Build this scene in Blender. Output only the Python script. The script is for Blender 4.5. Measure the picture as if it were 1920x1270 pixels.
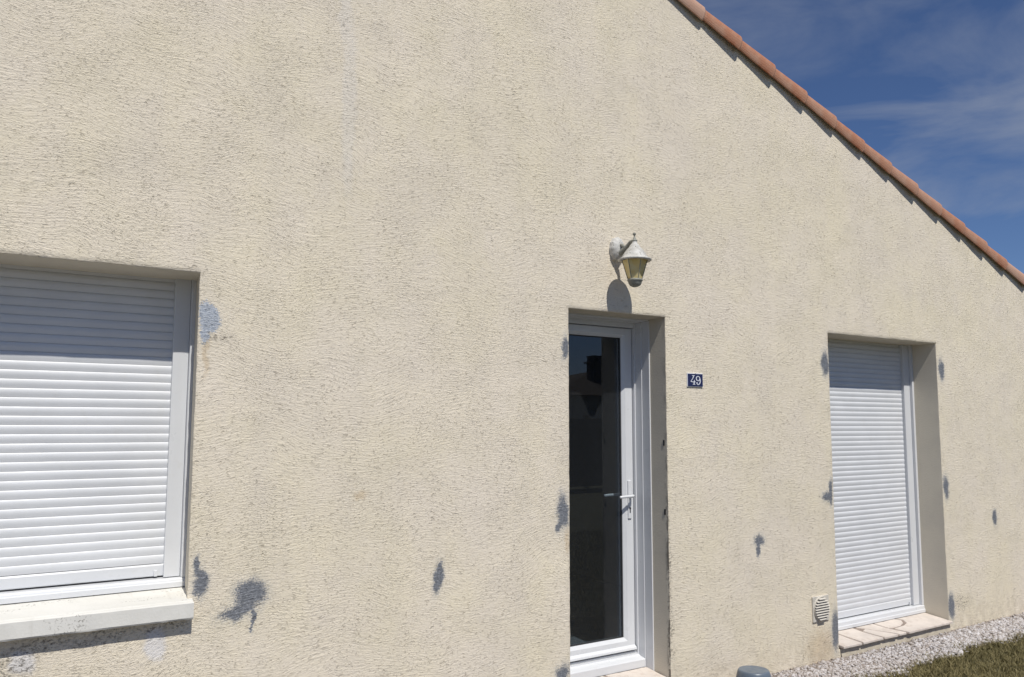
import bpy, bmesh, math, random
import numpy as np
from mathutils import Vector, Matrix, noise

for o in list(bpy.data.objects):
    bpy.data.objects.remove(o, do_unlink=True)
SC = bpy.context.scene
COL = SC.collection
random.seed(7)
CH = 1.67                      # camera height above the gravel

# ------------------------------------------------------------------ camera
cam_d = bpy.data.cameras.new('camera')
cam = bpy.data.objects.new('camera', cam_d)
COL.objects.link(cam)
R = [[0.83444100, -0.55109452, 0.00174317], [-0.05707126, -0.08326763, 0.99489163], [0.54813418, 0.83027787, 0.10093358]]
m = Matrix(((R[0][0], R[1][0], -R[2][0], 0), (R[0][1], R[1][1], -R[2][1], -3.92), (R[0][2], R[1][2], -R[2][2], CH), (0, 0, 0, 1)))
cam.matrix_world = m
cam_d.sensor_width = 36
cam_d.lens = 1578.0 / 1920 * 36
cam_d.clip_start = 0.05
cam_d.clip_end = 2000
SC.camera = cam

# ------------------------------------------------------------------ light
SUN = Vector((0.11, 1.0, -1.5)).normalized()
sl = bpy.data.lights.new('sun', 'SUN')
sl.energy = 3.6
sl.angle = math.radians(0.5)
sl.color = (1.0, 0.965, 0.90)
so = bpy.data.objects.new('sun', sl)
so.rotation_euler = SUN.to_track_quat('-Z', 'Y').to_euler()
so.location = (0, -10, 15)
COL.objects.link(so)

SKY_STRENGTH = 0.053
world = bpy.data.worlds.new('World')
SC.world = world
world.use_nodes = True
nt = world.node_tree
nt.nodes.clear()
wo = nt.nodes.new('ShaderNodeOutputWorld')
bg = nt.nodes.new('ShaderNodeBackground')
sky = nt.nodes.new('ShaderNodeTexSky')
sky.sky_type = 'NISHITA'
sky.sun_disc = False
to_sun = -SUN
sky.sun_elevation = math.asin(to_sun.z)
sky.sun_rotation = math.atan2(to_sun.x, to_sun.y)
sky.altitude = 30
sky.air_density = 0.85
sky.dust_density = 0.05
sky.ozone_density = 6.0
tc = nt.nodes.new('ShaderNodeTexCoord')
mp = nt.nodes.new('ShaderNodeMapping')
mp.inputs['Rotation'].default_value = (0.0, 0.22, 0.5)
mp.inputs['Scale'].default_value = (1.6, 3.2, 9.0)
nz = nt.nodes.new('ShaderNodeTexNoise')
nz.inputs['Scale'].default_value = 1.25
nz.inputs['Detail'].default_value = 7
nz.inputs['Roughness'].default_value = 0.55
nz.inputs['Distortion'].default_value = 0.5
rp = nt.nodes.new('ShaderNodeValToRGB')
rp.color_ramp.elements[0].position = 0.46
rp.color_ramp.elements[0].color = (0, 0, 0, 1)
rp.color_ramp.elements[1].position = 0.74
rp.color_ramp.elements[1].color = (1, 1, 1, 1)
sp = nt.nodes.new('ShaderNodeSeparateXYZ')
lo = nt.nodes.new('ShaderNodeMapRange')       # thin cloud thickens towards the horizon
lo.inputs['From Min'].default_value = 0.62
lo.inputs['From Max'].default_value = 0.12
lo.inputs['To Min'].default_value = 0.2
lo.inputs['To Max'].default_value = 0.8
ml = nt.nodes.new('ShaderNodeMath')
ml.operation = 'MULTIPLY'
mx = nt.nodes.new('ShaderNodeMix')
mx.data_type = 'RGBA'
mx.inputs[7].default_value = (5.4, 5.9, 6.9, 1)
L = nt.links.new
L(tc.outputs['Generated'], mp.inputs['Vector'])
L(mp.outputs['Vector'], nz.inputs['Vector'])
L(nz.outputs['Fac'], rp.inputs['Fac'])
L(tc.outputs['Generated'], sp.inputs[0])
L(sp.outputs['Z'], lo.inputs['Value'])
L(rp.outputs['Color'], ml.inputs[0])
L(lo.outputs['Result'], ml.inputs[1])
L(ml.outputs[0], mx.inputs[0])
tn = nt.nodes.new('ShaderNodeMix')
tn.data_type = 'RGBA'
tn.blend_type = 'MULTIPLY'
tn.inputs[0].default_value = 1.0
tn.inputs[7].default_value = (1.02, 1.05, 1.20, 1)
L(sky.outputs['Color'], tn.inputs[6])
L(tn.outputs[2], mx.inputs[6])
L(mx.outputs[2], bg.inputs['Color'])
bg.inputs['Strength'].default_value = SKY_STRENGTH
L(bg.outputs[0], wo.inputs[0])

SC.view_settings.view_transform = 'Standard'
SC.view_settings.look = 'None'
SC.view_settings.gamma = 1
SC.view_settings.exposure = 0.22

# ------------------------------------------------------------------ node helpers
class N:
    """small wrapper for building material node trees"""
    def __init__(s, name):
        s.mat = bpy.data.materials.new(name)
        s.mat.use_nodes = True
        s.t = s.mat.node_tree
        s.b = s.t.nodes['Principled BSDF']
        s.out = s.t.nodes['Material Output']
    def n(s, typ, **kw):
        x = s.t.nodes.new(typ)
        for k, v in kw.items():
            setattr(x, k, v)
        return x
    def l(s, a, b):
        s.t.links.new(a, b)
    def set(s, sock, v):
        if isinstance(v, (int, float)):
            sock.default_value = v
        elif isinstance(v, (tuple, list)):
            sock.default_value = tuple(v) + ((1,) if len(v) == 3 and sock.type == 'RGBA' else ())
        else:
            s.l(v, sock)
    def math(s, op, a, b=0.0, c=None, clamp=False):
        x = s.n('ShaderNodeMath', operation=op, use_clamp=clamp)
        s.set(x.inputs[0], a); s.set(x.inputs[1], b)
        if c is not None: s.set(x.inputs[2], c)
        return x.outputs[0]
    def vmath(s, op, a, b=(0, 0, 0)):
        x = s.n('ShaderNodeVectorMath', operation=op)
        s.set(x.inputs[0], a); s.set(x.inputs[1], b)
        return x.outputs['Value'] if op in ('LENGTH', 'DOT_PRODUCT') else x.outputs[0]
    def mix(s, f, a, b, typ='MIX'):
        x = s.n('ShaderNodeMix', data_type='RGBA', blend_type=typ)
        s.set(x.inputs[0], f); s.set(x.inputs[6], a); s.set(x.inputs[7], b)
        return x.outputs[2]
    def noise(s, vec, scale, detail=2.0, rough=0.5, dist=0.0, out='Fac'):
        x = s.n('ShaderNodeTexNoise')
        s.l(vec, x.inputs['Vector'])
        x.inputs['Scale'].default_value = scale
        x.inputs['Detail'].default_value = detail
        x.inputs['Roughness'].default_value = rough
        x.inputs['Distortion'].default_value = dist
        return x.outputs[out]
    def map(s, v, a, b, c=0.0, d=1.0, smooth=True):
        x = s.n('ShaderNodeMapRange', interpolation_type='SMOOTHSTEP' if smooth else 'LINEAR')
        s.set(x.inputs['Value'], v)
        x.inputs['From Min'].default_value = a; x.inputs['From Max'].default_value = b
        x.inputs['To Min'].default_value = c; x.inputs['To Max'].default_value = d
        return x.outputs['Result']
    def coord(s, scale=(1, 1, 1), rot=(0, 0, 0), loc=(0, 0, 0), vec=None):
        if vec is None:
            vec = s.n('ShaderNodeTexCoord').outputs['Object']
        x = s.n('ShaderNodeMapping')
        s.l(vec, x.inputs['Vector'])
        x.inputs['Scale'].default_value = scale
        x.inputs['Rotation'].default_value = rot
        x.inputs['Location'].default_value = loc
        return x.outputs[0]
    def bump(s, h, dist, strength=1.0, normal=None):
        x = s.n('ShaderNodeBump')
        s.set(x.inputs['Height'], h)
        x.inputs['Distance'].default_value = dist
        x.inputs['Strength'].default_value = strength
        if normal is not None: s.l(normal, x.inputs['Normal'])
        return x.outputs[0]

def basic(name, col, rough=0.5, var=0.08, vscale=6.0, bump=0.0, bscale=60.0, spec=0.5, metal=0.0, dirt=None, dirt_amt=0.0, dscale=20.0):
    k = N(name)
    v = k.coord()
    f = k.map(k.noise(v, vscale, 4, 0.6), 0.3, 0.7)
    a = tuple(c * (1 - var) for c in col)
    b = tuple(min(1, c * (1 + var)) for c in col)
    c = k.mix(f, a, b)
    if dirt:
        d = k.map(k.noise(v, dscale, 5, 0.65), 0.62 - dirt_amt * .3, 0.72 - dirt_amt * .3)
        c = k.mix(k.math('MULTIPLY', d, dirt_amt), c, dirt)
    k.set(k.b.inputs['Base Color'], c)
    r = k.map(k.noise(v, vscale * 3, 3), 0.3, 0.7, rough * .85, min(1, rough * 1.15))
    k.set(k.b.inputs['Roughness'], r)
    k.b.inputs['Specular IOR Level'].default_value = spec
    k.b.inputs['Metallic'].default_value = metal
    if bump:
        k.set(k.b.inputs['Normal'], k.bump(k.noise(v, bscale, 4, 0.6), bump))
    return k.mat

# ------------------------------------------------------------------ materials
STAINS = {
 'slate': [(0.948,0.974,0.029,0.064,0),(0.929,1.045,0.014,0.046,0),(1.17,0.905,0.07,0.061,0),(1.118,0.833,0.085,0.036,14),(1.181,0.791,0.008,0.047,0),(1.244,0.871,0.017,0.007,10),(2.135,0.873,0.027,0.073,-10),(2.147,0.925,0.016,0.035,0),(2.958,2.114,0.024,0.068,0),(2.941,1.17,0.042,0.09,0),(2.914,1.096,0.019,0.041,-20),(2.936,0.28,0.049,0.049,0),(5.372,2.127,0.041,0.087,0),(5.387,1.181,0.022,0.091,0),(5.335,1.145,0.056,0.034,0),(5.384,0.196,0.04,0.139,0),(4.598,0.887,0.049,0.039,0),(4.585,0.831,0.016,0.049,0),(6.928,2.133,0.037,0.081,0),(6.912,1.157,0.04,0.096,0),(6.903,0.187,0.04,0.101,0),(7.655,0.856,0.036,0.06,0)],
 'silver': [(0.941,2.149,0.049,0.072,0),(0.925,2.068,0.021,0.038,0)],
 'pale': [(0.281,0.725,0.044,0.049,0),(0.769,0.731,0.047,0.063,0),(1.561,3.753,0.035,0.171,0),(1.592,3.278,0.041,0.476,0)],
 'rust': [(0.933,1.972,0.016,0.101,0),(2.967,1.003,0.023,0.09,0),(1.695,1.316,0.04,0.031,0),(5.215,0.097,0.18,0.144,0)],
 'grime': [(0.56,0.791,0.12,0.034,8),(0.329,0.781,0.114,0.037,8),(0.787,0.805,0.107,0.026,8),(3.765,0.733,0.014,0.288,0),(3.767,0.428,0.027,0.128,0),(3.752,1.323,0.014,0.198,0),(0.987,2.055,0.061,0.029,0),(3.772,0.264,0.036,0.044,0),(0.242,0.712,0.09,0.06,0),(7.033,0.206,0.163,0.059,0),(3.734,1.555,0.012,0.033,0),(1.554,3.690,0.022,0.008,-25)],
 'damp': [(1.733,2.855,0.767,0.168,10),(0.594,2.821,0.516,0.144,-5),(3.819,4.272,0.109,0.444,0),(2.242,2.344,0.402,0.319,0),(4.183,3.016,0.364,0.164,0),(1.762,1.392,0.174,0.132,0),(1.167,3.32,0.208,0.159,0),(2.735,3.107,0.304,0.192,0),(5.25,0.184,0.132,0.219,0)],
}

def wall_material():
    k = N('cream_render')
    raw = k.n('ShaderNodeTexCoord').outputs['Object']
    # trowel strokes: coordinates bent by a slow noise so that the grain sweeps in arcs
    w1 = k.vmath('SUBTRACT', k.noise(raw, 1.7, 1.5, 0.5, out='Color'), (0.5, 0.5, 0.5))
    w2 = k.vmath('SUBTRACT', k.noise(raw, 6.0, 1.0, 0.5, out='Color'), (0.5, 0.5, 0.5))
    wv = k.vmath('ADD', raw, k.vmath('MULTIPLY', w1, (0.30, 0.0, 0.30)))
    wv = k.vmath('ADD', wv, k.vmath('MULTIPLY', w2, (0.025, 0.0, 0.025)))
    st = k.coord((34, 60, 78), vec=wv)
    st2 = k.coord((75, 120, 170), vec=wv, loc=(3, 1, 7))
    strokes = k.noise(st, 1.0, 4, 0.64)
    fine = k.noise(st2, 1.0, 4.0, 0.62)
    grain = k.noise(raw, 240, 2, 0.6)
    lines_ = k.noise(k.coord((15, 60, 125), vec=wv, loc=(9, 0, 4)), 1.0, 3, 0.6)
    zone = k.map(k.noise(raw, 4.5, 4, 0.65), 0.32, 0.70)             # rough and smooth zones
    # pits: deep little holes dragged open by the trowel
    pit = k.map(strokes, 0.585, 0.68)
    pit2 = k.map(fine, 0.59, 0.67)
    pits = k.math('MAXIMUM', k.math('MULTIPLY', pit, k.map(zone, 0, 1, 0.7, 1.0)), k.math('MULTIPLY', pit2, k.map(zone, 0, 1, 0.5, 0.8)))
    h = k.math('MULTIPLY_ADD', pits, -0.52, k.math('MULTIPLY', strokes, 0.35))
    h = k.math('MULTIPLY_ADD', lines_, 0.48, h)
    h = k.math('MULTIPLY_ADD', fine, 0.45, h)
    h = k.math('MULTIPLY_ADD', grain, 0.40, h)
    h = k.math('MULTIPLY', h, k.map(zone, 0, 1, 0.82, 1.05))
    # colour
    va = k.map(k.noise(raw, 1.4, 5, 0.7), 0.32, 0.68)
    vb = k.map(k.noise(k.coord((1.3, 1, 0.5), loc=(5, 0, 2)), 2.0, 4, 0.6), 0.35, 0.68)
    c = k.mix(va, (0.808, 0.722, 0.548), (0.808, 0.722, 0.592))
    c = k.mix(k.math('MULTIPLY', vb, 0.35), c, (0.765, 0.685, 0.59))
    vert = k.map(k.noise(k.coord((7, 1, 0.45)), 1.0, 5, 0.65), 0.40, 0.75)  # rain streaks
    c = k.mix(k.math('MULTIPLY', vert, 0.20), c, (0.62, 0.56, 0.455))
    sepn = k.n('ShaderNodeSeparateXYZ'); k.l(raw, sepn.inputs[0])
    xz = k.n('ShaderNodeCombineXYZ'); k.l(sepn.outputs[0], xz.inputs[0]); k.l(sepn.outputs[2], xz.inputs[2])
    facing = k.math('LESS_THAN', sepn.outputs[1], 0.02)
    jit = k.vmath('SUBTRACT', k.noise(k.coord((1, 1, 2), vec=raw), 38, 4, 0.65, out='Color'), (0.5, 0.5, 0.5))
    jit2 = k.vmath('SUBTRACT', k.noise(k.coord((1, 1, 1.3), vec=raw), 11, 2, 0.5, out='Color'), (0.5, 0.5, 0.5))
    p = k.vmath('ADD', xz.outputs[0], k.vmath('MULTIPLY', jit, (0.042, 0, 0.050)))
    p = k.vmath('ADD', p, k.vmath('MULTIPLY', jit2, (0.05, 0, 0.085)))
    p0 = xz.outputs[0]
    def field(lst, pos):
        best = None
        for (x, z, a, b, ang) in lst:
            mpn = k.n('ShaderNodeMapping', vector_type='TEXTURE')
            k.l(pos, mpn.inputs['Vector'])
            mpn.inputs['Location'].default_value = (x, 0, z)
            mpn.inputs['Rotation'].default_value = (0, math.radians(-ang), 0)
            mpn.inputs['Scale'].default_value = (a, 1, b)
            d = k.vmath('LENGTH', mpn.outputs[0])
            best = d if best is None else k.math('SMOOTH_MIN', best, d, 0.15)
        return best
    speck = k.noise(raw, 130, 3, 0.7)
    damp = k.map(k.math('MULTIPLY_ADD', k.noise(raw, 9, 5, 0.7), 1.6, field(STAINS['damp'], p0)), 2.1, 1.0)
    c = k.mix(k.math('MULTIPLY', damp, 0.07), c, (0.56, 0.505, 0.40))
    pale = k.map(field(STAINS['pale'], p), 1.25, 0.6)
    c = k.mix(k.math('MULTIPLY', pale, k.map(sepn.outputs[2], 1.0, 2.0, 0.65, 0.20)), c, (0.74, 0.735, 0.76))
    rust = k.map(k.math('MULTIPLY_ADD', k.noise(raw, 60, 3, 0.6), 0.9, field(STAINS['rust'], p)), 1.75, 0.8)
    c = k.mix(k.math('MULTIPLY', rust, 0.42), c, (0.52, 0.37, 0.20))
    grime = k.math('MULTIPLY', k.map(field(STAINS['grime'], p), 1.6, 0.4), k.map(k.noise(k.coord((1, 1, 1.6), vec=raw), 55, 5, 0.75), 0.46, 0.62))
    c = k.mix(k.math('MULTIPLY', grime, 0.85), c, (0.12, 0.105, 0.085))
    # splash zone at the foot of the wall
    foot = k.math('MULTIPLY', k.map(sepn.outputs[2], 0.30, 0.02), k.map(k.noise(raw, 14, 5, 0.7), 0.35, 0.65))
    c = k.mix(k.math('MULTIPLY', foot, 0.45), c, (0.42, 0.36, 0.27))
    # pits coloured darker than the render around them
    c = k.mix(k.math('MULTIPLY', pits, 0.20), c, (0.30, 0.26, 0.19))
    hi = k.map(strokes, 0.50, 0.36)
    c = k.mix(k.math('MULTIPLY', hi, 0.15), c, (0.84, 0.77, 0.66))
    df = field(STAINS['slate'], p)
    sn = k.math('MULTIPLY_ADD', k.math('SUBTRACT', speck, 0.5), 1.5, df)
    slate = k.map(sn, 1.22, 0.72)
    mist = k.map(k.math('MULTIPLY_ADD', k.math('SUBTRACT', speck, 0.5), 2.2, df), 1.75, 0.9)
    scol = k.mix(k.map(k.noise(raw, 70, 3, 0.6), 0.4, 0.65), (0.115, 0.130, 0.158), (0.20, 0.215, 0.245))
    c = k.mix(k.math('MULTIPLY', mist, 0.30), c, (0.36, 0.39, 0.42))
    scol = k.mix(k.map(k.noise(raw, 190, 3, 0.65), 0.60, 0.70), scol, (0.42, 0.45, 0.50))  # pale specks painted in as glints on the slate patches
    c = k.mix(k.math('MULTIPLY', slate, 0.92), c, scol)
    dv = field(STAINS['silver'], p)
    silv = k.map(k.math('MULTIPLY_ADD', k.math('SUBTRACT', speck, 0.5), 1.3, dv), 1.1, 0.85)
    c = k.mix(k.math('MULTIPLY', silv, 0.9), c, k.mix(k.map(fine, 0.4, 0.6), (0.22, 0.27, 0.35), (0.52, 0.57, 0.64)))
    met = k.math('MAXIMUM', slate, silv)
    k.set(k.b.inputs['Base Color'], c)
    k.set(k.b.inputs['Roughness'], k.map(met, 0, 1, 0.93, 0.42))
    k.set(k.b.inputs['Specular IOR Level'], k.map(met, 0, 1, 0.15, 0.6))
    k.set(k.b.inputs['Normal'], k.bump(h, 0.0075, 1.0))
    return k.mat

def reveal_material():
    k = N('smooth_reveal_render')
    v = k.coord()
    c = k.mix(k.map(k.noise(v, 3, 5, 0.6), 0.35, 0.7), (0.66, 0.60, 0.49), (0.61, 0.555, 0.46))
    c = k.mix(k.math('MULTIPLY', k.map(k.noise(v, 38, 5, 0.7), 0.6, 0.75), 0.3), c, (0.33, 0.29, 0.23))
    sr = k.n('ShaderNodeSeparateXYZ'); k.l(v, sr.inputs[0])
    # black mould along the outer corner of the door opening
    near = k.math('MULTIPLY', k.map(sr.outputs[1], 0.045, 0.004), k.math('LESS_THAN', k.math('ABSOLUTE', k.math('SUBTRACT', sr.outputs[0], 3.763)), 0.05))
    mo = k.map(k.noise(k.coord((1, 9, 6)), 2.2, 5, 0.75), 0.44, 0.56)
    lowm = k.map(sr.outputs[2], 1.9, 0.5, 0.35, 1.0)
    c = k.mix(k.math('MULTIPLY', k.math('MULTIPLY', near, mo), k.math('MULTIPLY', lowm, 0.9)), c, (0.10, 0.09, 0.075))
    k.set(k.b.inputs['Base Color'], c)
    k.b.inputs['Roughness'].default_value = 0.92
    k.b.inputs['Specular IOR Level'].default_value = 0.15
    k.set(k.b.inputs['Normal'], k.bump(k.noise(v, 90, 4, 0.65), 0.0018))
    return k.mat

M_WALL = wall_material()
M_REVEAL = reveal_material()
M_PVC = basic('white_pvc', (0.65, 0.66, 0.675), 0.32, 0.02, 3, 0, dirt=(0.5, 0.47, 0.4), dirt_amt=0.10)
M_SLAT = basic('white_shutter_slats', (0.67, 0.68, 0.695), 0.45, 0.03, 5, 0.0004, 300, dirt=(0.52, 0.5, 0.44), dirt_amt=0.10, dscale=12)
def sill_mat():
    k = N('painted_concrete_sill')
    v = k.coord()
    c = k.mix(k.map(k.noise(k.coord((2, 5, 5)), 2, 4, 0.6), 0.35, 0.7), (0.69, 0.675, 0.63), (0.64, 0.625, 0.575))
    # black lichen specks gathered in a few places
    where = k.map(k.noise(k.coord((1, 3, 1)), 5, 3, 0.6), 0.50, 0.66)
    sp_ = k.map(k.noise(k.coord((1, 1, 1)), 95, 3, 0.6), 0.57, 0.63)
    c = k.mix(k.math('MULTIPLY', k.math('MULTIPLY', where, sp_), 0.75), c, (0.14, 0.125, 0.10))
    drip = k.map(k.noise(k.coord((28, 2, 2)), 1, 4, 0.6), 0.60, 0.75)
    c = k.mix(k.math('MULTIPLY', drip, 0.22), c, (0.44, 0.41, 0.35))
    k.set(k.b.inputs['Base Color'], c)
    k.b.inputs['Roughness'].default_value = 0.75
    k.b.inputs['Specular IOR Level'].default_value = 0.25
    k.set(k.b.inputs['Normal'], k.bump(k.noise(v, 110, 4, 0.6), 0.0009))
    return k.mat
M_SILL = sill_mat()
M_GASKET = basic('black_rubber_gasket', (0.025, 0.026, 0.028), 0.5)
M_PLASTIC = basic('slate_grey_plastic', (0.115, 0.145, 0.185), 0.38, 0.08, 9, 0.0003, 200, dirt=(0.25, 0.25, 0.24), dirt_amt=0.2)
M_VENT = basic('beige_plastic_vent', (0.60, 0.565, 0.50), 0.5, 0.05, 9, dirt=(0.3, 0.27, 0.22), dirt_amt=0.3)
M_HOLE = basic('dark_hollow', (0.04, 0.037, 0.033), 0.9)
M_SAND = basic('sandstone_tile', (0.60, 0.535, 0.475), 0.72, 0.09, 5, 0.0012, 70, spec=0.3, dirt=(0.42, 0.33, 0.27), dirt_amt=0.30, dscale=16)
M_GROUT = basic('brown_grey_grout', (0.26, 0.21, 0.175), 0.95, 0.12, 20, 0.002, 120)
M_MORTAR = basic('cream_mortar', (0.50, 0.45, 0.36), 0.95, 0.10, 9, 0.003, 80, spec=0.15, dirt=(0.27, 0.22, 0.16), dirt_amt=0.3)
M_ENAMEL = basic('navy_enamel', (0.020, 0.026, 0.085), 0.25, 0.1, 30)
M_ENWHITE = basic('white_enamel', (0.72, 0.74, 0.80), 0.25, 0.03, 30)
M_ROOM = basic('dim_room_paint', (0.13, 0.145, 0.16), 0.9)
M_BRICKN = basic('neighbour_render', (0.32, 0.22, 0.17), 0.9, 0.1, 2)
M_BARK = basic('dark_timber', (0.10, 0.075, 0.05), 0.9)

def lantern_paint():
    k = N('chipped_white_paint')
    v = k.coord()
    ch = k.map(k.noise(v, 85, 4, 0.7), 0.60, 0.64)
    c = k.mix(k.map(k.noise(v, 22, 4, 0.6), 0.35, 0.65), (0.57, 0.56, 0.53), (0.44, 0.43, 0.40))
    c = k.mix(ch, c, (0.17, 0.155, 0.12))
    k.set(k.b.inputs['Base Color'], c)
    k.b.inputs['Roughness'].default_value = 0.55
    k.set(k.b.inputs['Normal'], k.bump(k.noise(v, 130, 4, 0.6), 0.0012))
    return k.mat
M_LANT = lantern_paint()
M_LGREY = basic('weathered_grey_paint', (0.27, 0.27, 0.235), 0.6, 0.18, 40, 0.0008, 150, dirt=(0.1, 0.09, 0.07), dirt_amt=0.4)

def amber():
    k = N('amber_frosted_glass')
    v = k.coord()
    c = k.mix(k.map(k.noise(v, 30, 4, 0.6), 0.3, 0.7), (0.86, 0.68, 0.28), (0.90, 0.79, 0.46))
    k.set(k.b.inputs['Base Color'], c)
    k.b.inputs['Roughness'].default_value = 0.28
    k.b.inputs['Transmission Weight'].default_value = 0.30
    k.b.inputs['IOR'].default_value = 1.3
    return k.mat
M_AMBER = amber()

def pane():
    k = N('dark_double_glazing')
    g = k.n('ShaderNodeBsdfGlossy'); g.inputs['Roughness'].default_value = 0.0
    g.inputs['Color'].default_value = (0.92, 0.95, 1, 1)
    t = k.n('ShaderNodeBsdfTransparent'); t.inputs['Color'].default_value = (0.72, 0.76, 0.78, 1)
    geo = k.n('ShaderNodeNewGeometry')
    cs = k.math('ABSOLUTE', k.vmath('DOT_PRODUCT', geo.outputs['Normal'], geo.outputs['Incoming']))
    fr = k.math('MULTIPLY_ADD', k.math('POWER', k.math('SUBTRACT', 1.0, cs), 5.0), 0.93, 0.050)
    mxs = k.n('ShaderNodeMixShader')
    k.l(fr, mxs.inputs[0]); k.l(t.outputs[0], mxs.inputs[1]); k.l(g.outputs[0], mxs.inputs[2])
    # pale diffuse veil mixed over the pane to lighten and even its reflection
    veil = k.n('ShaderNodeBsdfDiffuse'); veil.inputs['Color'].default_value = (0.62, 0.66, 0.72, 1)
    veil_f = k.map(k.noise(k.coord((3, 1, 1.2)), 1.2, 3, 0.5), 0.3, 0.75, 0.011, 0.014)
    m2 = k.n('ShaderNodeMixShader')
    k.l(veil_f, m2.inputs[0]); k.l(mxs.outputs[0], m2.inputs[1]); k.l(veil.outputs[0], m2.inputs[2])
    k.l(m2.outputs[0], k.out.inputs['Surface'])
    return k.mat
M_GLASS = pane()

def tile_mat():
    k = N('terracotta_tile')
    v = k.coord()
    rnd = k.n('ShaderNodeObjectInfo').outputs['Random']
    at = k.n('ShaderNodeAttribute', attribute_name='tone').outputs['Fac']
    r = k.math('FRACT', k.math('ADD', rnd, at))
    ramp = k.n('ShaderNodeValToRGB')
    e = ramp.color_ramp.elements
    e[0].position = 0.0; e[0].color = (0.37, 0.13, 0.062, 1)
    e[1].position = 1.0; e[1].color = (0.50, 0.32, 0.24, 1)
    a = e.new(0.35); a.color = (0.40, 0.175, 0.10, 1)
    a = e.new(0.65); a.color = (0.46, 0.255, 0.18, 1)
    k.l(r, ramp.inputs['Fac'])
    c = ramp.outputs['Color']
    c = k.mix(k.math('MULTIPLY', k.map(k.noise(v, 7, 5, 0.65), 0.35, 0.7), 0.55), c, (0.50, 0.34, 0.25))
    c = k.mix(k.math('MULTIPLY', k.map(k.noise(v, 24, 5, 0.7), 0.55, 0.72), 0.5), c, (0.20, 0.105, 0.07))
    k.set(k.b.inputs['Base Color'], c)
    k.b.inputs['Roughness'].default_value = 0.82
    k.b.inputs['Specular IOR Level'].default_value = 0.3
    k.set(k.b.inputs['Normal'], k.bump(k.noise(v, 85, 4, 0.65), 0.0016))
    return k.mat
M_TILE = tile_mat()

def stone_mat():
    k = N('white_crushed_stone')
    at = k.n('ShaderNodeAttribute', attribute_name='tone').outputs['Fac']
    ramp = k.n('ShaderNodeValToRGB')
    e = ramp.color_ramp.elements
    e[0].position = 0.0; e[0].color = (0.20, 0.165, 0.14, 1)
    e[1].position = 1.0; e[1].color = (0.66, 0.645, 0.65, 1)
    a = e.new(0.22); a.color = (0.38, 0.345, 0.315, 1)
    a = e.new(0.5); a.color = (0.50, 0.475, 0.465, 1)
    k.l(at, ramp.inputs['Fac'])
    v = k.coord()
    c = k.mix(k.math('MULTIPLY', k.map(k.noise(v, 120, 4, 0.6), 0.4, 0.7), 0.35), ramp.outputs[0], (0.42, 0.33, 0.29))
    k.set(k.b.inputs['Base Color'], c)
    k.b.inputs['Roughness'].default_value = 0.8
    return k.mat
M_STONE = stone_mat()

def blade_mat():
    k = N('dry_grass')
    at = k.n('ShaderNodeAttribute', attribute_name='tone').outputs['Fac']
    ramp = k.n('ShaderNodeValToRGB')
    e = ramp.color_ramp.elements
    e[0].position = 0.0; e[0].color = (0.095, 0.088, 0.032, 1)
    e[1].position = 1.0; e[1].color = (0.42, 0.36, 0.19, 1)
    a = e.new(0.45); a.color = (0.175, 0.145, 0.062, 1)
    a = e.new(0.8); a.color = (0.26, 0.215, 0.10, 1)
    k.l(at, ramp.inputs['Fac'])
    k.set(k.b.inputs['Base Color'], ramp.outputs[0])
    k.b.inputs['Roughness'].default_value = 0.65
    k.b.inputs['Specular IOR Level'].default_value = 0.25
    return k.mat
M_BLADE = blade_mat()

def ground_mat():
    k = N('soil_and_thatch')
    v = k.coord()
    c = k.mix(k.map(k.noise(v, 3, 6, 0.7), 0.35, 0.65), (0.09, 0.085, 0.04), (0.13, 0.115, 0.06))
    c = k.mix(k.map(k.noise(v, 60, 4, 0.7), 0.4, 0.7), c, (0.05, 0.045, 0.02))
    k.set(k.b.inputs['Base Color'], c)
    k.b.inputs['Roughness'].default_value = 1
    k.set(k.b.inputs['Normal'], k.bump(k.noise(v, 40, 5, 0.7), 0.02))
    return k.mat
M_GROUND = ground_mat()
M_BOUNCE = basic('bounce_concrete', (0.17, 0.16, 0.145), 0.85, 0.08, 3, 0.001, 90, spec=0.2, dirt=(0.12, 0.11, 0.09), dirt_amt=0.3)  # kept dull to weaken the bounce from the added terrace
M_BED = basic('gravel_bed', (0.26, 0.22, 0.19), 0.95, 0.3, 60, 0.01, 70)

# ------------------------------------------------------------------ object helpers
def empty(name, loc=(0, 0, 0)):
    o = bpy.data.objects.new(name, None)
    o.empty_display_size = 0.2
    o.location = loc
    COL.objects.link(o)
    return o
def tag(o, label=None, cat=None, group=None, kind=None):
    if label: o['label'] = label
    if cat: o['category'] = cat
    if group: o['group'] = group
    if kind: o['kind'] = kind
    return o
def link(name, bm, mats, parent=None, smooth=False, origin=None):
    me = bpy.data.meshes.new(name)
    bmesh.ops.recalc_face_normals(bm, faces=bm.faces[:])
    if smooth:
        for f in bm.faces: f.smooth = True
    if origin is not None:
        bmesh.ops.translate(bm, verts=bm.verts[:], vec=-Vector(origin))
    bm.to_mesh(me); bm.free()
    for mm in (mats if isinstance(mats, (list, tuple)) else [mats]):
        me.materials.append(mm)
    o = bpy.data.objects.new(name, me)
    COL.objects.link(o)
    if origin is not None: o.location = origin
    if parent is not None:
        o.parent = parent
        acc = Vector((0, 0, 0)); q = parent
        while q is not None:
            acc += q.location; q = q.parent
        o.location = o.location - acc
    return o
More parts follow.
